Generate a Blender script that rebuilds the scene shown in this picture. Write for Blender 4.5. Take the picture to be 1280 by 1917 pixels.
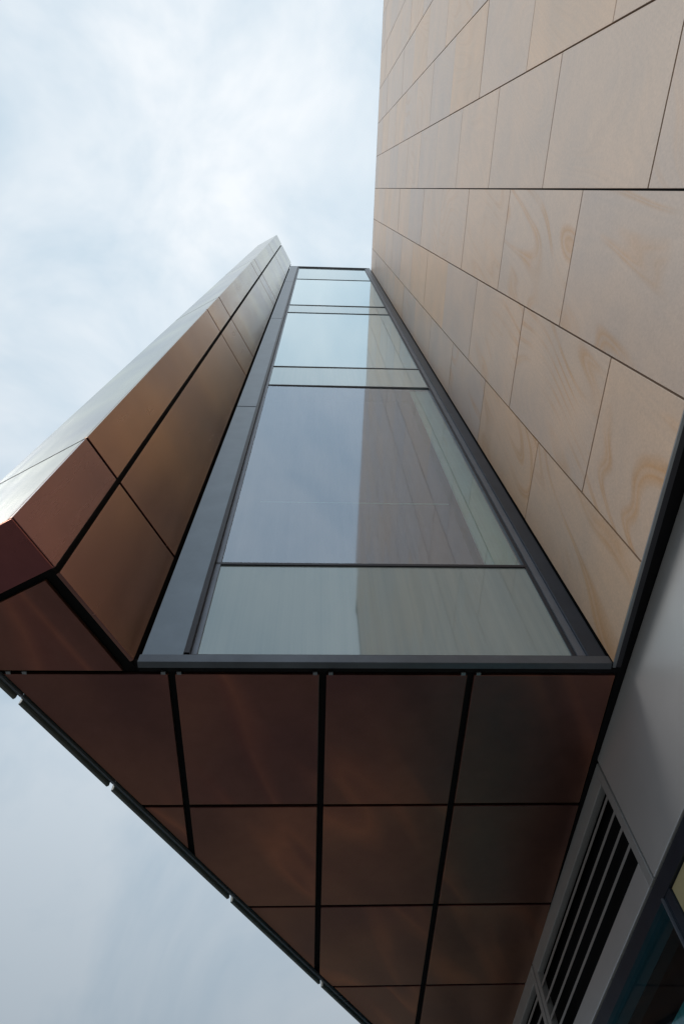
import bpy, bmesh, math, random
from mathutils import Vector, Matrix

for o in list(bpy.data.objects):
    bpy.data.objects.remove(o)
scene = bpy.context.scene
C = scene.collection

# ------------------------------------------------------------------ camera
# the plan is drawn in units of half a metre round the viewer's eye
K = 0.5
EYE = 1.6
cam_d = bpy.data.cameras.new('camera')
cam = bpy.data.objects.new('camera', cam_d)
C.objects.link(cam)
cam_d.sensor_fit = 'VERTICAL'
cam_d.sensor_height = 36.0
cam_d.lens = 22.592
cam_d.clip_start = 0.05
cam_d.clip_end = 3000
RX = ((0.99913517, 0.01266415, 0.03960458),
      (-0.02912419, 0.89295511, 0.44920257),
      (-0.02967634, -0.44996754, 0.89255169))
m = Matrix.Identity(4)
for r in range(3):
    m[r][0] = RX[r][0]
    m[r][1] = -RX[r][1]
    m[r][2] = -RX[r][2]
m[2][3] = EYE
cam.matrix_world = m
scene.camera = cam

# ------------------------------------------------------------------ light
SUN_DIR = Vector((-0.75, -0.15, 0.65)).normalized()
elev = math.asin(SUN_DIR.z)
world = bpy.data.worlds.new('World')
scene.world = world
world.use_nodes = True
wn = world.node_tree.nodes
wl = world.node_tree.links
wn.clear()
out = wn.new('ShaderNodeOutputWorld')
bg = wn.new('ShaderNodeBackground')
bg.inputs['Strength'].default_value = 0.13
sky = wn.new('ShaderNodeTexSky')
sky.sky_type = 'NISHITA'
sky.sun_disc = False
sky.sun_elevation = elev
sky.sun_rotation = math.atan2(SUN_DIR.x, SUN_DIR.y)
sky.altitude = 0
sky.air_density = 1.0
sky.dust_density = 1.5
tc = wn.new('ShaderNodeTexCoord')
sep = wn.new('ShaderNodeSeparateXYZ')
wl.new(tc.outputs['Generated'], sep.inputs[0])
# cloud deck: overcast brighter towards the zenith, broken by soft billows
mp = wn.new('ShaderNodeMapping')
mp.inputs['Location'].default_value = (0.35, 0.1, 0.0)
mp.inputs['Scale'].default_value = (1.0, 1.0, 0.75)
wl.new(tc.outputs['Generated'], mp.inputs[0])
n1 = wn.new('ShaderNodeTexNoise')
n1.inputs['Scale'].default_value = 3.9
n1.inputs['Detail'].default_value = 5.0
n1.inputs['Roughness'].default_value = 0.56
n1.inputs['Distortion'].default_value = 0.35
wl.new(mp.outputs[0], n1.inputs['Vector'])
cr = wn.new('ShaderNodeValToRGB')
cr.color_ramp.elements[0].position = 0.36
cr.color_ramp.elements[0].color = (5.35, 6.35, 7.15, 1)
cr.color_ramp.elements[1].position = 0.64
cr.color_ramp.elements[1].color = (7.7, 8.05, 8.35, 1)
wl.new(n1.outputs['Fac'], cr.inputs[0])
zr = wn.new('ShaderNodeValToRGB')
zr.color_ramp.elements[0].position = 0.0
zr.color_ramp.elements[0].color = (0.10, 0.13, 0.16, 1)
zr.color_ramp.elements[1].position = 1.0
zr.color_ramp.elements[1].color = (0.97, 0.97, 0.97, 1)
e_ = zr.color_ramp.elements.new(0.72)
e_.color = (0.68, 0.73, 0.77, 1)
wl.new(sep.outputs['Z'], zr.inputs[0])
mul = wn.new('ShaderNodeVectorMath')
mul.operation = 'MULTIPLY'
wl.new(cr.outputs['Color'], mul.inputs[0])
wl.new(zr.outputs['Color'], mul.inputs[1])
mx = wn.new('ShaderNodeMix')
mx.data_type = 'RGBA'
mx.inputs['Factor'].default_value = 0.96
wl.new(sky.outputs[0], mx.inputs['A'])
wl.new(mul.outputs[0], mx.inputs['B'])
wl.new(mx.outputs['Result'], bg.inputs['Color'])
wl.new(bg.outputs[0], out.inputs['Surface'])

sd = bpy.data.lights.new('sun', 'SUN')
sd.energy = 1.3
sd.angle = math.radians(25)
sd.color = (1.0, 0.96, 0.90)
sun = bpy.data.objects.new('sun', sd)
sun.rotation_euler = SUN_DIR.to_track_quat('Z', 'Y').to_euler()
sun.location = SUN_DIR * 40
C.objects.link(sun)
scene.view_settings.view_transform = 'Standard'
scene.view_settings.look = 'None'
scene.view_settings.exposure = 0.0
scene.view_settings.gamma = 1.0

# ------------------------------------------------------------------ materials
def new_mat(name):
    mt = bpy.data.materials.new(name)
    mt.use_nodes = True
    nt = mt.node_tree
    return mt, nt.nodes, nt.links, nt.nodes['Principled BSDF']

def ramp(nodes, stops):
    r = nodes.new('ShaderNodeValToRGB')
    e = r.color_ramp.elements
    while len(e) < len(stops):
        e.new(0.5)
    for el, (p, c) in zip(e, stops):
        el.position = p
        el.color = (*c, 1)
    return r

def mixc(nodes, links, fac, a, b, mode='MIX'):
    x = nodes.new('ShaderNodeMix')
    x.data_type = 'RGBA'
    x.blend_type = mode
    for s, v in (('Factor', fac), ('A', a), ('B', b)):
        if hasattr(v, 'is_output'):
            links.new(v, x.inputs[s])
        elif s == 'Factor':
            x.inputs[s].default_value = v
        else:
            x.inputs[s].default_value = (*v, 1)
    return x.outputs['Result']

def noise(nodes, links, vec, scale, detail=3, rough=0.5, dist=0.0):
    n = nodes.new('ShaderNodeTexNoise')
    n.inputs['Scale'].default_value = scale
    n.inputs['Detail'].default_value = detail
    n.inputs['Roughness'].default_value = rough
    n.inputs['Distortion'].default_value = dist
    links.new(vec, n.inputs['Vector'])
    return n.outputs['Fac']

def mapping(nodes, links, vec, scale=(1, 1, 1), rot=(0, 0, 0)):
    q = nodes.new('ShaderNodeMapping')
    q.inputs['Scale'].default_value = scale
    q.inputs['Rotation'].default_value = rot
    links.new(vec, q.inputs['Vector'])
    return q.outputs[0]

def bump(nodes, links, h, strength, dist, target):
    b = nodes.new('ShaderNodeBump')
    b.inputs['Strength'].default_value = strength
    b.inputs['Distance'].default_value = dist
    links.new(h, b.inputs['Height'])
    links.new(b.outputs[0], target.inputs['Normal'])

def seeded_position(nodes, links, spread):
    g = nodes.new('ShaderNodeNewGeometry')
    a = nodes.new('ShaderNodeAttribute')
    a.attribute_name = 'seed'
    s = nodes.new('ShaderNodeVectorMath')
    s.operation = 'SCALE'
    s.inputs['Scale'].default_value = spread
    links.new(a.outputs['Color'], s.inputs[0])
    ad = nodes.new('ShaderNodeVectorMath')
    ad.operation = 'ADD'
    links.new(g.outputs['Position'], ad.inputs[0])
    links.new(s.outputs[0], ad.inputs[1])
    sp = nodes.new('ShaderNodeSeparateXYZ')
    links.new(a.outputs['Color'], sp.inputs[0])
    return ad.outputs[0], sp

def simple(name, col, rough=0.5, metal=0.0, var=0.15, spec=0.5, scale=6.0):
    mt, n, l, p = new_mat(name)
    g = n.new('ShaderNodeNewGeometry')
    f = noise(n, l, g.outputs['Position'], scale, 4, 0.6)
    lo = tuple(c * (1 - var) for c in col)
    hi = tuple(min(1, c * (1 + var)) for c in col)
    r = ramp(n, [(0.3, lo), (0.7, hi)])
    l.new(f, r.inputs[0])
    l.new(r.outputs[0], p.inputs['Base Color'])
    p.inputs['Roughness'].default_value = rough
    p.inputs['Metallic'].default_value = metal
    p.inputs['Specular IOR Level'].default_value = spec
    return mt

def sandstone():
    mt, n, l, p = new_mat('sandstone')
    vec, sp = seeded_position(n, l, 40.0)
    base = ramp(n, [(0.0, (0.49, 0.395, 0.34)), (0.3, (0.545, 0.42, 0.335)),
                    (0.6, (0.575, 0.425, 0.32)), (1.0, (0.595, 0.41, 0.27))])
    l.new(sp.outputs['X'], base.inputs[0])
    # iron-stained bands: contour lines of a slow field, so that they sweep round in arcs
    rotv = mapping(n, l, mapping(n, l, vec, (1, 1, 1), (-0.30, 0, 0)), (1, 1.9, 0.5))
    fld = noise(n, l, rotv, 0.95, 1.5, 0.35, 0.25)
    fm = n.new('ShaderNodeMath')
    fm.operation = 'MULTIPLY'
    fm.inputs[1].default_value = 84.0
    l.new(fld, fm.inputs[0])
    fs = n.new('ShaderNodeMath')
    fs.operation = 'SINE'
    l.new(fm.outputs[0], fs.inputs[0])
    wr = ramp(n, [(0.0, (0, 0, 0)), (0.35, (0.05, 0.05, 0.05)), (0.85, (0.75, 0.75, 0.75)), (0.95, (1, 1, 1)), (1.0, (0.5, 0.5, 0.5))])
    l.new(fs.outputs[0], wr.inputs[0])
    mk = noise(n, l, vec, 1.5, 3, 0.55)
    mr = ramp(n, [(0.42, (0, 0, 0)), (0.62, (1, 1, 1))])
    l.new(mk, mr.inputs[0])
    m1 = n.new('ShaderNodeMath')
    m1.operation = 'MULTIPLY'
    l.new(wr.outputs[0], m1.inputs[0])
    l.new(mr.outputs[0], m1.inputs[1])
    m2 = n.new('ShaderNodeMath')
    m2.operation = 'MULTIPLY'
    l.new(m1.outputs[0], m2.inputs[0])
    vr = n.new('ShaderNodeMapRange')
    vr.inputs['From Min'].default_value = 0.2
    vr.inputs['To Min'].default_value = 0.08
    vr.inputs['To Max'].default_value = 0.9
    l.new(sp.outputs['Y'], vr.inputs['Value'])
    l.new(vr.outputs[0], m2.inputs[1])
    c1 = mixc(n, l, m2.outputs[0], base.outputs[0], (0.50, 0.28, 0.125))
    # fine lines following the same bedding
    fm2 = n.new('ShaderNodeMath')
    fm2.operation = 'MULTIPLY'
    fm2.inputs[1].default_value = 230.0
    l.new(fld, fm2.inputs[0])
    fs2 = n.new('ShaderNodeMath')
    fs2.operation = 'SINE'
    l.new(fm2.outputs[0], fs2.inputs[0])
    fr2 = n.new('ShaderNodeMapRange')
    fr2.inputs['From Min'].default_value = -1
    l.new(fs2.outputs[0], fr2.inputs['Value'])
    band = noise(n, l, mapping(n, l, vec, (1, 4.0, 0.5)), 3.0, 4, 0.6)
    fr3 = n.new('ShaderNodeMath')
    fr3.operation = 'MULTIPLY'
    l.new(fr2.outputs[0], fr3.inputs[0])
    l.new(band, fr3.inputs[1])
    c2 = mixc(n, l, fr3.outputs[0], (0.975, 0.97, 0.965), (1.05, 1.03, 1.0))
    c3 = mixc(n, l, 1.0, c1, c2, 'MULTIPLY')
    fine = noise(n, l, vec, 90, 4, 0.7)
    fr = ramp(n, [(0.3, (0.90, 0.90, 0.90)), (0.7, (1.08, 1.08, 1.08))])
    l.new(fine, fr.inputs[0])
    c4 = mixc(n, l, 1.0, c3, fr.outputs[0], 'MULTIPLY')
    big = noise(n, l, vec, 2.2, 3, 0.5)
    br = ramp(n, [(0.3, (0.90, 0.93, 0.96)), (0.7, (1.08, 1.05, 1.0))])
    l.new(big, br.inputs[0])
    c5 = mixc(n, l, 1.0, c4, br.outputs[0], 'MULTIPLY')
    l.new(c5, p.inputs['Base Color'])
    p.inputs['Roughness'].default_value = 0.42
    p.inputs['Specular IOR Level'].default_value = 0.5
    bump(n, l, fine, 0.15, 0.002, p)
    return mt

def copper(name, tint=(1, 1, 1), rough=0.24, wob=0.25, swoosh=False):
    # colour-shift copper paint on folded sheet: plum face on, bronze then olive as the view flattens
    mt, n, l, p = new_mat(name)
    vec, sp = seeded_position(n, l, 25.0)
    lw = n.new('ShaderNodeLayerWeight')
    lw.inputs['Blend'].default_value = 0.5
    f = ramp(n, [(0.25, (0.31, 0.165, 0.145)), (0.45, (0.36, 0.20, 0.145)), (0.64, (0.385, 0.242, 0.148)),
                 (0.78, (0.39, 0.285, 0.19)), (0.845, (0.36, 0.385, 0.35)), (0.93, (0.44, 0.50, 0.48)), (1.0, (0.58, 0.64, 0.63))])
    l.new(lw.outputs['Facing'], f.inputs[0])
    big = noise(n, l, vec, 1.3, 2, 0.5)
    br = ramp(n, [(0.32, (0.80, 0.76, 0.84)), (0.68, (1.18, 1.10, 1.0))])
    l.new(big, br.inputs[0])
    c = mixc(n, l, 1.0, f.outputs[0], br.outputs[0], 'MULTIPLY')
    st = noise(n, l, mapping(n, l, vec, (7, 7, 0.7)), 1.8, 4, 0.65)
    sr = ramp(n, [(0.3, (0.92, 0.92, 0.92)), (0.75, (1.06, 1.06, 1.06))])
    l.new(st, sr.inputs[0])
    c = mixc(n, l, 1.0, c, sr.outputs[0], 'MULTIPLY')
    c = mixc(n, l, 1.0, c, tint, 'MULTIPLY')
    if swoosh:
        # diagonal streaks of reflected light, painted into the sheet colour
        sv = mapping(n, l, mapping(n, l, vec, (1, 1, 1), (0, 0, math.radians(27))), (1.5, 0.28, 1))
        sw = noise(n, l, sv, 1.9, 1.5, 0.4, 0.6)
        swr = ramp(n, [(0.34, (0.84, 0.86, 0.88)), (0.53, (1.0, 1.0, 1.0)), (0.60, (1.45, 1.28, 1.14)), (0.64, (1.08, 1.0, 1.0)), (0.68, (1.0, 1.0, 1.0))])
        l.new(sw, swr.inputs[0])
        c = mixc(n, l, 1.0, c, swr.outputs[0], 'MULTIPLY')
    l.new(c, p.inputs['Base Color'])
    p.inputs['Metallic'].default_value = 0.92
    rr = n.new('ShaderNodeMapRange')
    rr.inputs['To Min'].default_value = rough - 0.06
    rr.inputs['To Max'].default_value = rough + 0.08
    l.new(st, rr.inputs['Value'])
    l.new(rr.outputs[0], p.inputs['Roughness'])
    bump(n, l, big, wob, 0.03, p)
    return mt

def schlick(n, l, f0):
    g = n.new('ShaderNodeNewGeometry')
    d = n.new('ShaderNodeVectorMath')
    d.operation = 'DOT_PRODUCT'
    l.new(g.outputs['Incoming'], d.inputs[0])
    l.new(g.outputs['Normal'], d.inputs[1])
    last = d.outputs['Value']
    for op, b in (('ABSOLUTE', None), ('SUBTRACT', 'r'), ('POWER', 5.0), ('MULTIPLY', 1 - f0), ('ADD', f0)):
        q = n.new('ShaderNodeMath')
        q.operation = op
        if b == 'r':
            q.inputs[0].default_value = 1.0
            l.new(last, q.inputs[1])
        else:
            l.new(last, q.inputs[0])
            if b is not None:
                q.inputs[1].default_value = b
        last = q.outputs[0]
    return last

def glass_mat(name, body, body2, refl, rough=0.02):
    # back-painted or screened pane: streaky body under a coated, reflective face
    mt = bpy.data.materials.new(name)
    mt.use_nodes = True
    n = mt.node_tree.nodes
    l = mt.node_tree.links
    n.clear()
    o = n.new('ShaderNodeOutputMaterial')
    g = n.new('ShaderNodeNewGeometry')
    st = noise(n, l, mapping(n, l, g.outputs['Position'], (9, 9, 0.12)), 2.2, 5, 0.65)
    r = ramp(n, [(0.25, body), (0.75, body2)])
    l.new(st, r.inputs[0])
    df = n.new('ShaderNodeBsdfDiffuse')
    l.new(r.outputs[0], df.inputs[0])
    gl = n.new('ShaderNodeBsdfGlossy')
    gl.inputs[0].default_value = (0.84, 0.96, 1.0, 1)
    sm = noise(n, l, mapping(n, l, g.outputs['Position'], (12, 12, 0.4)), 3, 4, 0.6)
    rr = n.new('ShaderNodeMapRange')
    rr.inputs['To Min'].default_value = rough
    rr.inputs['To Max'].default_value = rough + 0.04
    l.new(sm, rr.inputs['Value'])
    l.new(rr.outputs[0], gl.inputs['Roughness'])
    mxs = n.new('ShaderNodeMixShader')
    l.new(schlick(n, l, refl), mxs.inputs[0])
    l.new(df.outputs[0], mxs.inputs[1])
    l.new(gl.outputs[0], mxs.inputs[2])
    l.new(mxs.outputs[0], o.inputs['Surface'])
    return mt

def vision_glass(name, tint, ior, grime=0.30):
    mt = bpy.data.materials.new(name)
    mt.use_nodes = True
    n = mt.node_tree.nodes
    l = mt.node_tree.links
    n.clear()
    o = n.new('ShaderNodeOutputMaterial')
    g = n.new('ShaderNodeNewGeometry')
    st = noise(n, l, mapping(n, l, g.outputs['Position'], (14, 14, 0.12)), 2.2, 5, 0.75)
    tr = n.new('ShaderNodeBsdfTransparent')
    tr.inputs[0].default_value = (*tint, 1)
    df = n.new('ShaderNodeBsdfDiffuse')
    df.inputs[0].default_value = (0.42, 0.43, 0.46, 1)
    dirt = n.new('ShaderNodeMapRange')
    dirt.inputs['From Min'].default_value = 0.3
    dirt.inputs['From Max'].default_value = 0.75
    dirt.inputs['To Min'].default_value = 0.0
    dirt.inputs['To Max'].default_value = grime
    l.new(st, dirt.inputs['Value'])
    body = n.new('ShaderNodeMixShader')
    l.new(dirt.outputs[0], body.inputs[0])
    l.new(tr.outputs[0], body.inputs[1])
    l.new(df.outputs[0], body.inputs[2])
    gl = n.new('ShaderNodeBsdfGlossy')
    gl.inputs['Roughness'].default_value = 0.045
    gl.inputs[0].default_value = (0.76, 0.85, 0.95, 1)
    mxs = n.new('ShaderNodeMixShader')
    l.new(schlick(n, l, ior), mxs.inputs[0])
    l.new(body.outputs[0], mxs.inputs[1])
    l.new(gl.outputs[0], mxs.inputs[2])
    l.new(mxs.outputs[0], o.inputs['Surface'])
    return mt

M = dict(
    edge=simple('weathered_edge', (0.13, 0.14, 0.135), 0.5, 0.3, 0.2),
    stone=sandstone(),
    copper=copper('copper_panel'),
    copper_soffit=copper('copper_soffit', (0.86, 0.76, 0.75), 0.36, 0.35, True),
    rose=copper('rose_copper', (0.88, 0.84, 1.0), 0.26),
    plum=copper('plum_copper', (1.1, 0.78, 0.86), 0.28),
    void=simple('black_membrane', (0.010, 0.010, 0.012), 0.8, 0, 0.2, 0.2),
    dark=simple('dark_anodised', (0.042, 0.053, 0.075), 0.35, 0.4, 0.15),
    alu=simple('grey_anodised', (0.19, 0.22, 0.25), 0.34, 0.75, 0.08),
    alu_pale=simple('pale_anodised', (0.22, 0.25, 0.28), 0.4, 0.2, 0.1),
    sill=simple('sill_metal', (0.13, 0.145, 0.17), 0.35, 0.5, 0.15),
    alu_mid=simple('mid_grey_anodised', (0.20, 0.22, 0.26), 0.4, 0.5, 0.1),
    transom=simple('transom_metal', (0.035, 0.035, 0.045), 0.4, 0.3, 0.1),
    trim=simple('steel_angle', (0.30, 0.32, 0.34), 0.35, 0.8, 0.1),
    grey=simple('grey_sheet', (0.74, 0.735, 0.735), 0.33, 0.35, 0.05, 0.5, 2.0),
    louvre=simple('louvre_metal', (0.56, 0.555, 0.55), 0.4, 0.3, 0.06),
    spandrel=glass_mat('spandrel_glass', (0.19, 0.225, 0.225), (0.23, 0.26, 0.25), 0.24),
    spandrel_pale=glass_mat('pale_spandrel_glass', (0.29, 0.36, 0.37), (0.41, 0.47, 0.455), 0.22),
    milky=glass_mat('milky_glass', (0.46, 0.53, 0.53), (0.58, 0.63, 0.61), 0.40),
    upper=glass_mat('upper_glass', (0.22, 0.42, 0.50), (0.36, 0.54, 0.60), 0.60),
    vision=vision_glass('vision_glass', (0.94, 0.95, 0.96), 0.38),
    shopglass=vision_glass('shop_glass', (0.55, 0.85, 0.90), 0.06, 0.03),
    blind=simple('plum_grey_blind', (0.13, 0.105, 0.14), 0.8, 0, 0.15, 0.3, 2.0),
    lining=simple('pale_green_lining', (0.55, 0.85, 0.70), 0.7, 0, 0.05),
    interior=simple('shop_interior', (0.22, 0.62, 0.70), 0.7, 0, 0.85, 0.3, 9.0),
    ochre=simple('ochre_board', (0.62, 0.52, 0.28), 0.6, 0, 0.1),
    core=simple('core_wall', (0.10, 0.10, 0.10), 0.9),
    paving=simple('concrete_paving', (0.15, 0.147, 0.14), 0.8, 0, 0.2, 0.3, 1.5),
)

# ------------------------------------------------------------------ helpers
RND = random.Random(7)

def P(x, y, z):
    return Vector((x * K, y * K, z * K + EYE))

def empty(name, label, cat, loc):
    o = bpy.data.objects.new(name, None)
    C.objects.link(o)
    o.location = loc
    o['label'] = label
    o['category'] = cat
    o['kind'] = 'thing'
    return o

def link(name, bm, mat, parent=None, label=None, seed=True, bevel=0.0, vein=None):
    if bevel:
        bmesh.ops.bevel(bm, geom=bm.edges[:], offset=bevel, segments=2, affect='EDGES', profile=0.6)
    bmesh.ops.recalc_face_normals(bm, faces=bm.faces[:])
    me = bpy.data.meshes.new(name)
    bm.to_mesh(me)
    bm.free()
    if seed:
        at = me.color_attributes.new('seed', 'FLOAT_COLOR', 'POINT')
        s = (RND.random(), RND.random(), RND.random(), 1)
        if vein is not None:
            s = (s[0], vein, s[2], 1)
        for d in at.data:
            d.color = s
    o = bpy.data.objects.new(name, me)
    C.objects.link(o)
    me.materials.append(M[mat])
    if parent is not None:
        o.parent = parent
        w = Vector((0, 0, 0))
        pp = parent
        while pp is not None:
            w += pp.location
            pp = pp.parent
        # mesh is in world coordinates: move its origin to its centre
        c = sum((v.co for v in me.vertices), Vector()) / len(me.vertices)
        me.transform(Matrix.Translation(-c))
        o.location = c - w
    if label:
        o['label'] = label
    return o

def prism(bm, poly, z0, z1):
    """poly: plan points (u), extruded from z0 to z1 (u)"""
    lo = [bm.verts.new(P(x, y, z0)) for x, y in poly]
    hi = [bm.verts.new(P(x, y, z1)) for x, y in poly]
    bm.faces.new(lo)
    bm.faces.new(hi)
    n = len(poly)
    for i in range(n):
        bm.faces.new((lo[i], lo[(i + 1) % n], hi[(i + 1) % n], hi[i]))

def box(bm, x0, x1, y0, y1, z0, z1):
    prism(bm, [(x0, y0), (x1, y0), (x1, y1), (x0, y1)], z0, z1)

def bx(name, mat, parent, x0, x1, y0, y1, z0, z1, bevel=0.0, label=None):
    bm = bmesh.new()
    box(bm, x0, x1, y0, y1, z0, z1)
    return link(name, bm, mat, parent, label, True, bevel)

def pr(name, mat, parent, poly, z0, z1, bevel=0.0, label=None):
    bm = bmesh.new()
    prism(bm, poly, z0, z1)
    return link(name, bm, mat, parent, label, True, bevel)

def clip(poly, a, b, c):
    """keep the side a*x+b*y<=c"""
    res = []
    for i in range(len(poly)):
        p, q = poly[i], poly[(i + 1) % len(poly)]
        fp, fq = a * p[0] + b * p[1] - c, a * q[0] + b * q[1] - c
        if fp <= 0:
            res.append(p)
        if fp * fq < 0:
            t = fp / (fp - fq)
            res.append((p[0] + t * (q[0] - p[0]), p[1] + t * (q[1] - p[1])))
    return res

# ------------------------------------------------------------------ ground
g = bmesh.new()
S = 1500
for v in ((-S, -S), (S, -S), (S, S), (-S, S)):
    g.verts.new((v[0], v[1], 0))
g.faces.new(g.verts[:])
gr = link('pavement', g, 'paving')
gr['kind'] = 'structure'

# ------------------------------------------------------------------ plan points
SOF = 4.0                       # underside of the overhang
TOP_C = 34.1                    # top of the copper walls
TOP_G = 32.6                    # top of the glazed wall
TOP_S = 31.75                   # top of the stone wall
XS = 2.40                       # face of the stone
YG = 3.36                       # face of the glazed wall frame
A = Vector((-1.40, 3.37))
Cn = Vector((-2.096, 2.092))
d1 = (A - Cn).normalized()      # along the copper wall towards the glass
nA = Vector((d1.y, -d1.x))      # its outward normal (towards the stone wall)
d2 = Vector((-d1.y, d1.x))      # along the end wall, away from the corner
D = Cn + d2 * 1.045
e_ang = math.radians(31.1)
d3 = Vector((math.sin(e_ang), math.cos(e_ang)))
n3 = Vector((-d3.y, d3.x))      # outward normal of the far wall
tE = (XS + 0.06 - D.x) / d3.x
E = D + d3 * tE

# ================================================================== STONE BUILDING
stone = empty('stone_building', 'tall wall of buff sandstone slabs with fine dark joints on the right', 'building', P(XS + 2, -4, -3.2))
bx('backing_wall', 'void', stone, XS + 0.07, XS + 6, -16.0, 14.0, SOF + 0.06, TOP_S - 0.02)
bx('roof_coping', 'dark', stone, XS + 0.0, XS + 6.02, -16.02, 14.02, TOP_S + 0.0, TOP_S + 0.10)
JW = 0.016
cols = []
y1 = YG - 0.01
yk = 2.40
k = 0
while yk > -16:
    cols.append((yk, y1, k % 2))
    y1 = yk
    yk -= 1.23
    k += 1
slabs = []
for (ya, yb, odd) in cols:
    zs = [SOF] + [z for z in [(5.22 if odd else 6.52) + 2.52 * i for i in range(12)] if z < TOP_S - 0.4] + [TOP_S]
    for za, zb in zip(zs[:-1], zs[1:]):
        slabs.append((ya + JW / 2, yb - JW / 2, za + JW / 2, zb - JW / 2))

def size(s):
    yc, zc = (s[0] + s[1]) / 2, (s[2] + s[3]) / 2
    # angular size from the pavement, dropping what is far behind
    if yc < -7:
        return 0
    return (s[1] - s[0]) * (s[3] - s[2]) / (yc * yc + zc * zc + 5.8) ** 1.5
slabs.sort(key=size, reverse=True)
SEEDS = {0: (0.9, 0.95, 0.2)}
for s in slabs[:99]:
    bm = bmesh.new()
    j = RND.uniform(-0.002, 0.002)
    box(bm, XS + j, XS + 0.06, *s)
    low = s[0] > -0.2 and s[2] < 9.5
    link('stone_slab', bm, 'stone', stone, None, True, 0.0015, RND.uniform(0.75, 1.0) if low else RND.uniform(0, 0.55))
bm = bmesh.new()
seeds = []
for s in slabs[99:]:
    c0 = len(bm.verts)
    box(bm, XS, XS + 0.06, *s)
o = link('stone_slabs', bm, 'stone', stone, None, False)
o['kind'] = 'stuff'
at = o.data.color_attributes.new('seed', 'FLOAT_COLOR', 'POINT')
for i in range(0, len(at.data), 8):
    sc = (RND.random(), RND.random(), RND.random(), 1)
    for q in range(8):
        at.data[i + q].color = sc
# thin steel angle under the lowest slabs and the dark slot behind it
bx('steel_angle', 'trim', stone, XS - 0.004, XS + 0.018, -16.0, YG + 0.02, SOF - 0.012, SOF)
bx('steel_angle', 'transom', stone, XS + 0.0185, XS + 0.064, -16.0, YG + 0.02, SOF - 0.006, SOF + 0.001)
bx('shadow_slot', 'void', stone, XS + 0.066, XS + 5.9, -16.0, 14.0, SOF + 0.03, SOF + 0.055)

# ================================================================== COPPER TOWER
tower = empty('copper_tower', 'angular tower wing clad in copper coloured metal panels, overhanging the street', 'building', P(-1.2, 4.5, -3.2))
CT = 0.035      # thickness of a cassette

def wall_quad(a, b, n, thick):
    """plan rectangle from a to b, thickened inwards"""
    i = -n * thick
    return [tuple(a), tuple(b), tuple(b + i), tuple(a + i)]

G = 0.03
zj = [SOF, 5.60, 12.55, 14.10, 21.0, 22.1, 28.6, TOP_C]
LA = (A - Cn).length
B = A - d1 * 0.972
# right-hand wall: two columns of panels
for (p0, p1) in ((B, A), (Cn, B)):
    a = p0 + d1 * (G if p0 is B else 0.0)
    b = p1 - d1 * (G * 0.7 if p1 is B else 0.028)
    for za, zb in zip(zj[:-1], zj[1:]):
        gg = 0.020 if za < 6 else 0.024
        z0 = za + (gg if za > SOF else 0.02)
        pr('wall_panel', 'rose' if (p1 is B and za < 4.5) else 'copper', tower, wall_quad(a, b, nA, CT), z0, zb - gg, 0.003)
# end wall that faces the sky
zj2 = [SOF, 5.60, 14.10, 22.1, TOP_C]
nC = -d1
for za, zb in zip(zj2[:-1], zj2[1:]):
    gg = 0.020
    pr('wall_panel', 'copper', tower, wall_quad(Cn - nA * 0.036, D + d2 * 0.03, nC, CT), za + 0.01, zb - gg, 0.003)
for z in zj2[1:-1]:  # black bars added to stand for the shade in the open joints
    pr('joint_shade', 'void', tower, wall_quad(Cn - nA * 0.036 + nC * 0.001, D + d2 * 0.028 + nC * 0.001, nC, 0.04), z - 0.0195, z + 0.0095)
# far wall: vertical strips of cladding that hang just below the soffit, with open gaps
cuts = [0.0, 1.30, 2.46, 4.31, 6.08, 7.85, tE]
for ca, cb in zip(cuts[:-1], cuts[1:]):
    a = D + d3 * (ca + (0.028 if ca > 0 else 0.0)) + n3 * 0.034
    b = D + d3 * (cb - 0.028) + n3 * 0.034
    pr('edge_panel', 'edge', tower, wall_quad(a, b, n3, 0.030), SOF - 0.04, TOP_C, 0.003,
       'narrow edge of the far cladding beside the sky')
# weathered edge strip along the soffit
for ca, cb in zip(cuts[:-1], cuts[1:]):
    a = D + d3 * (ca - 0.0) - n3 * 0.004
    b = D + d3 * (cb - 0.004) - n3 * 0.004
    pr('edge_flashing', 'alu_mid', tower, wall_quad(a, b, n3, 0.022), SOF - 0.012, SOF + 0.02, 0.0)
# dark core walls behind the open joints, floor plate and roof
ins = 0.05
cA = A - nA * ins + d1 * 0.05
cC = Cn - nA * ins + d1 * ins
cD = D + d1 * ins + n3 * 0.003
cE = E + n3 * 0.003
pr('core_wall', 'void', tower, [tuple(cA), tuple(cC), tuple(cC - nA * 0.12 + d1 * .12), tuple(cA - nA * 0.12)], SOF + 0.08, TOP_C - 0.05)
pr('core_wall', 'void', tower, [tuple(cC), tuple(cD), tuple(cD + d1 * 0.12), tuple(cC + d1 * 0.12)], SOF + 0.08, TOP_C - 0.05)
pr('core_wall', 'void', tower, [tuple(cD), tuple(cE), tuple(cE - n3 * 0.12), tuple(cD - n3 * 0.12)], SOF + 0.08, TOP_C - 0.05)
soff_poly = [tuple(cC), tuple(cA), (cA.x, YG + 0.02), (XS + 0.06, YG + 0.02), (XS + 0.06, E.y), tuple(cE), tuple(cD)]
pr('soffit_backing', 'void', tower, soff_poly, SOF + 0.05, SOF + 0.079)
roof_poly = [tuple(cC), tuple(cA), (cA.x, YG + 0.3), (XS + 0.06, YG + 0.3), (XS + 0.06, E.y), tuple(cE), tuple(cD)]
pr('roof', 'core', tower, roof_poly, TOP_G - 0.4, TOP_G - 0.2)

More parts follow.
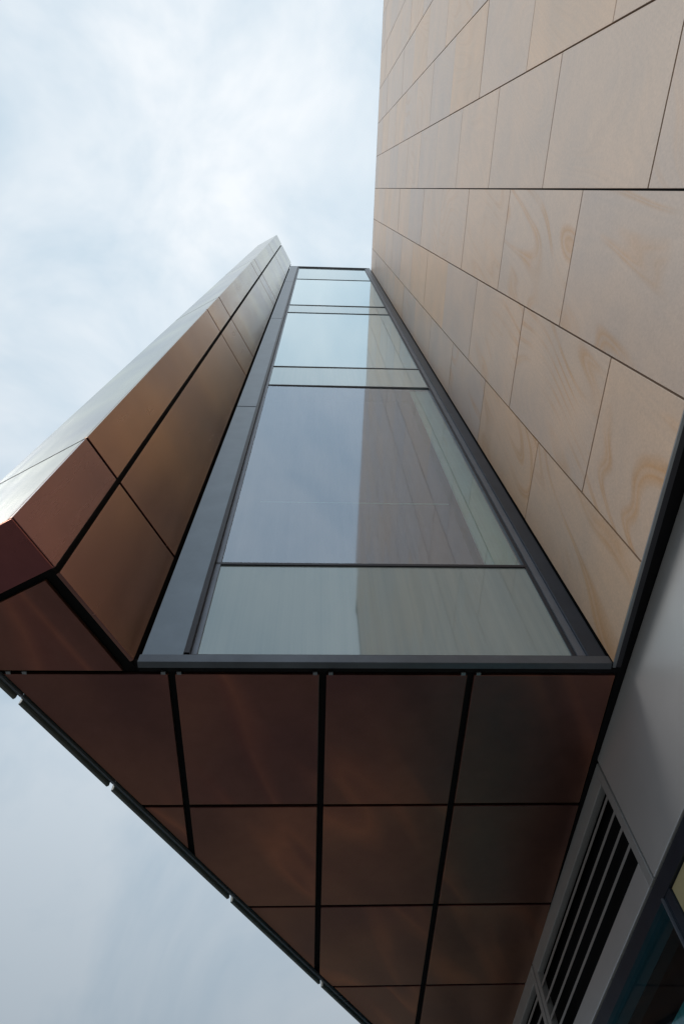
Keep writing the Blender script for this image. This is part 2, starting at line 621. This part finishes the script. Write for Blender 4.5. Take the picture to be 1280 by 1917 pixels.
# soffit cassettes on the grid that continues the glazing
gx = [-4.73, -3.53, -2.33, -1.13, 0.068, 1.258, 2.47]
gy = [3.455, 4.99, 6.468, 7.92, 9.37, 10.82, 12.3]
hx = 0.028
hy = 0.018
def edge_clip(p, off):
    c = D.x * n3.x + D.y * n3.y - off
    return clip(p, n3.x, n3.y, c)
for i in range(len(gx) - 1):
    for j in range(len(gy) - 1):
        p = [(gx[i] + hx, gy[j] + hy), (gx[i + 1] - hx, gy[j] + hy), (gx[i + 1] - hx, gy[j + 1] - hy), (gx[i] + hx, gy[j + 1] - hy)]
        if i == 2 and j == 0:
            # this one runs on as far as the outer edge
            p[0] = (-3.2, gy[0] + hy)
            p[3] = (-3.2, gy[1] - hy)
        if i < 2:
            continue
        p = edge_clip(p, 0.045)
        if len(p) < 3:
            continue
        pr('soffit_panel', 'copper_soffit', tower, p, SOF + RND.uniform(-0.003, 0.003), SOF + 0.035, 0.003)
# steel tabs added to stand for glints where first soffit row meets the sill
for i in (2, 3, 4, 5):
    for sx in (-1, 1):
        x = gx[i] + sx * 0.062
        bx('panel_glint', 'trim', tower, x - 0.018, x + 0.018, gy[0] - 0.010, gy[0] + hy - 0.001, SOF - 0.003, SOF + 0.012, 0.001)
# the piece below the copper wall, left of the glazing
inner = clip([(-4, -1), (3, -1), (3, gy[0] - hy), (-4, gy[0] - hy)], nA.x, nA.y, nA.dot(A) - 0.125)
inner = edge_clip(inner, 0.045)
cB = d2.dot(Cn)
mid = clip(inner, -d1.x, -d1.y, -(d1.dot(B) + 0.03))
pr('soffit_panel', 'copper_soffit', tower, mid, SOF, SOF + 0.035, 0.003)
# plum coloured tip that wraps the corner
tip = clip([(-5, -1), (3, -1), (3, 5), (-5, 5)], nA.x, nA.y, nA.dot(A) - 0.006)
tip = edge_clip(tip, 0.045)
tip = clip(tip, -d1.x, -d1.y, -(d1.dot(Cn) + 0.004))
tip = clip(tip, d1.x, d1.y, d1.dot(B) - 0.03)
pr('corner_panel', 'plum', tower, tip, SOF, SOF + 0.016, 0.003, 'deep plum red corner panel under the left end')

# ================================================================== GLAZED WALL
glz = empty('glazed_wall', 'tall narrow glass curtain wall between copper wing and stone wall', 'glass wall', P(0.5, YG, -3.2))
XL, XR = -1.035, 2.385
# flat aluminium jamb on the left, in three lengths
for za, zb in ((SOF + 0.03, 10.62), (10.65, 18.9), (18.93, 27.0), (27.03, TOP_G)):
    bx('side_jamb', 'alu', glz, -1.375, XL - 0.012, YG, YG + 0.05, za, zb, 0.002)
bx('jamb_gasket', 'transom', glz, XL - 0.010, XL + 0.034, YG - 0.012, YG + 0.20, SOF + 0.12, TOP_G)
bx('inner_bead', 'alu_mid', glz, XL + 0.036, XL + 0.085, YG + 0.035, YG + 0.10, SOF + 0.12, TOP_G)
# right jamb: broad dark strip, black slot, inner bead
bx('side_jamb', 'dark', glz, 2.235, XR, YG, YG + 0.20, SOF + 0.03, TOP_G, 0.002, 'dark right-hand jamb against the stone')
bx('inner_bead', 'alu_mid', glz, 2.165, 2.233, YG + 0.02, YG + 0.20, SOF + 0.12, TOP_G)
bx('jamb_gasket', 'transom', glz, 2.13, 2.163, YG + 0.035, YG + 0.20, SOF + 0.12, TOP_G)
bx('shadow_gap', 'void', glz, XR + 0.001, XS + 0.06, YG + 0.03, YG + 0.2, SOF + 0.03, TOP_S)
# sill
bx('sill', 'sill', glz, -1.385, 2.395, YG - 0.012, YG + 0.05, SOF + 0.005, SOF + 0.095, 0.002)
bx('sill_gasket', 'transom', glz, XL, 2.235, YG + 0.01, YG + 0.16, SOF + 0.097, SOF + 0.125)
bx('sill_soffit', 'void', glz, -1.385, 2.46, YG + 0.052, 3.46, SOF + 0.02, SOF + 0.048)
YP = YG + 0.05
def pane(za, zb, mat, label=None, name='pane'):
    if mat == 'vision':
        bm = bmesh.new()
        bm.faces.new([bm.verts.new(P(x, YP + (0.010 if x > 0 else 0), z)) for x, z in ((XL + .05, za), (2.155, za), (2.155, zb), (XL + .05, zb))])
        link(name, bm, mat, glz, label)
        return
    t = RND.uniform(-0.006, 0.010)
    xa, xb = XL + 0.05, 2.155
    pr(name, mat, glz, [(xa, YP), (xb, YP + t), (xb, YP + t + 0.02), (xa, YP + 0.02)], za, zb, 0, label)
rows = [(4.125, 5.545, 'spandrel_pale', 'lowest opaque grey-green pane'),
        (5.59, 12.13, 'vision', 'tallest see-through pane, half mirroring the sky'),
        (12.19, 13.57, 'milky', 'narrow milky pane above the tall one'),
        (13.63, 20.20, 'upper', None),
        (20.26, 21.62, 'milky', None),
        (21.68, 28.25, 'upper', None),
        (28.31, TOP_G - 0.04, 'milky', None)]
for za, zb, mt_, lb in rows:
    pane(za, zb, mt_, lb)
for z in (5.567, 12.16, 13.60, 20.23, 21.65, 28.28):
    bx('transom', 'transom' if z < 6 else 'alu_pale', glz, XL + 0.035, 2.234, YP - 0.016, YP + 0.06, z - (0.02 if z < 6 else 0.012), z + (0.02 if z < 6 else 0.012), 0.001)
bx('head', 'alu_mid', glz, -1.385, XR, YG - 0.005, YG + 0.20, TOP_G + 0.001, TOP_G + 0.05)
# inside the first storey: plum-grey blind, a pale lining board and a cord line
bx('blind', 'blind', glz, XL, 1.77, YP + 0.30, YP + 0.33, 5.56, 12.2)
bx('blind_seam', 'lining', glz, XL + 0.3, 1.75, YP + 0.294, YP + 0.2995, 7.62, 7.64)
bx('lining_board', 'lining', glz, 1.775, 2.30, YP + 0.06, YP + 0.09, 5.56, 12.2)
bx('floor_slab', 'core', glz, XL, 2.3, YP + 0.03, YP + 2.0, 12.2, 13.5)

# ================================================================== GROUND-FLOOR FRONT
front = empty('shop_front', 'grey metal ground-floor front with louvre and window below the stone wall', 'shop front', P(3.0, 3, -3.2))
def xw(y):
    return 2.5 - 0.027 * (y - 4.6)

def slab(name, mat, parent, y0, y1, z0, z1, off=0.0, th=0.05, bevel=0.0, label=None):
    poly = [(xw(y0) + off, y0), (xw(y1) + off, y1), (xw(y1) + off + th, y1), (xw(y0) + off + th, y0)]
    return pr(name, mat, parent, poly, z0, z1, bevel, label)

slab('grey_panel', 'grey', front, 0.20, 4.445, 2.935, SOF + 0.02, 0, 0.05, 0.003, 'smooth grey sheet metal panel beside the louvre')
slab('grey_panel', 'grey', front, -4.0, 0.17, 2.935, SOF + 0.02, 0, 0.05, 0.003)
slab('grey_panel', 'grey', front, -8.2, -4.03, 2.935, SOF + 0.02, 0, 0.05, 0.003)
slab('backing', 'void', front, -16, 16, -3.2, SOF + 0.028, 0.75, 0.1)
slab('lintel_backing', 'void', front, -16, 16, 2.80, SOF + 0.026, 0.20, 0.1)
# dark recessed band over the windows
slab('window_head', 'dark', front, -16, 16, 2.80, 2.925, 0.015, 0.18)

def louvre_unit(ya, yb):
    f = slab('louvre', 'louvre', front, ya, ya + 0.09, 2.935, SOF + 0.01, 0, 0.07, 0.003, 'horizontal louvre grille in a grey frame')
    def sub(nm, *a, **kw):
        o = slab(nm, *a, **kw)
        w = f.matrix_world
        o.parent = f
        o.location = o.location - f.location
        return o
    sub('frame', 'louvre', front, yb - 0.09, yb, 2.935, SOF + 0.01, 0, 0.07, 0.003)
    sub('frame', 'grey', front, ya + 0.091, yb - 0.091, 2.935, 3.13, 0, 0.07, 0.003)
    sub('frame', 'louvre', front, ya + 0.091, yb - 0.091, 3.86, SOF + 0.01, 0, 0.07, 0.003)
    for z in (3.27, 3.42, 3.57, 3.72):
        # a tilted blade
        bm = bmesh.new()
        y0, y1 = ya + 0.092, yb - 0.092
        vs = []
        for (y) in (y0, y1):
            x = xw(y) + 0.008
            for (dx, dz) in ((0, 0), (0, 0.030), (0.035, 0.050), (0.035, 0.044)):
                vs.append(bm.verts.new(P(x + dx, y, z + dz)))
        for q in range(4):
            bm.faces.new((vs[q], vs[(q + 1) % 4], vs[4 + (q + 1) % 4], vs[4 + q]))
        bm.faces.new(vs[:4])
        bm.faces.new(vs[4:])
        o = link('blade', bm, 'louvre', front)
        o.parent = f
        o.location = o.location - f.location
louvre_unit(4.475, 7.53)
louvre_unit(7.56, 10.6)

# windows under the band
def window(ya, yb, glassmat):
    f = slab('window', 'dark', front, ya, ya + 0.05, -2.9, 2.80, 0.02, 0.12)
    bm = bmesh.new()
    ps = [(y, z) for y, z in ((ya + 0.052, -2.82), (yb - 0.052, -2.82), (yb - 0.052, 2.795), (ya + 0.052, 2.795))]
    bm.faces.new([bm.verts.new(P(xw(y) + 0.05, y, z)) for y, z in ps])
    o = link('pane', bm, glassmat, front)
    o2 = slab('frame', 'dark', front, yb - 0.05, yb, -2.9, 2.80, 0.02, 0.12)
    o3 = slab('frame', 'dark', front, ya + 0.051, yb - 0.051, -2.9, -2.82, 0.02, 0.12)
    o4 = slab('mullion_cap', 'alu_mid', front, ya + 0.02, ya + 0.035, -2.9, 2.80, 0.0, 0.018)
    for q in (o, o2, o3, o4):
        q.parent = f
        q.location = q.location - f.location
window(4.46, 7.3, 'shopglass')
window(7.31, 10.2, 'shopglass')
slab('display_board', 'ochre', front, 0.4, 4.35, -2.9, 2.79, 0.035, 0.03, 0, 'ochre board at the right edge')
slab('door_frame', 'dark', front, 4.36, 4.455, -2.9, 2.80, 0.02, 0.12)
slab('interior_wall', 'interior', front, 4.4, 10.4, -2.9, 2.78, 0.55, 0.05)
slab('plinth', 'dark', front, -16, 16, -3.2, -2.905, 0.0, 0.15)
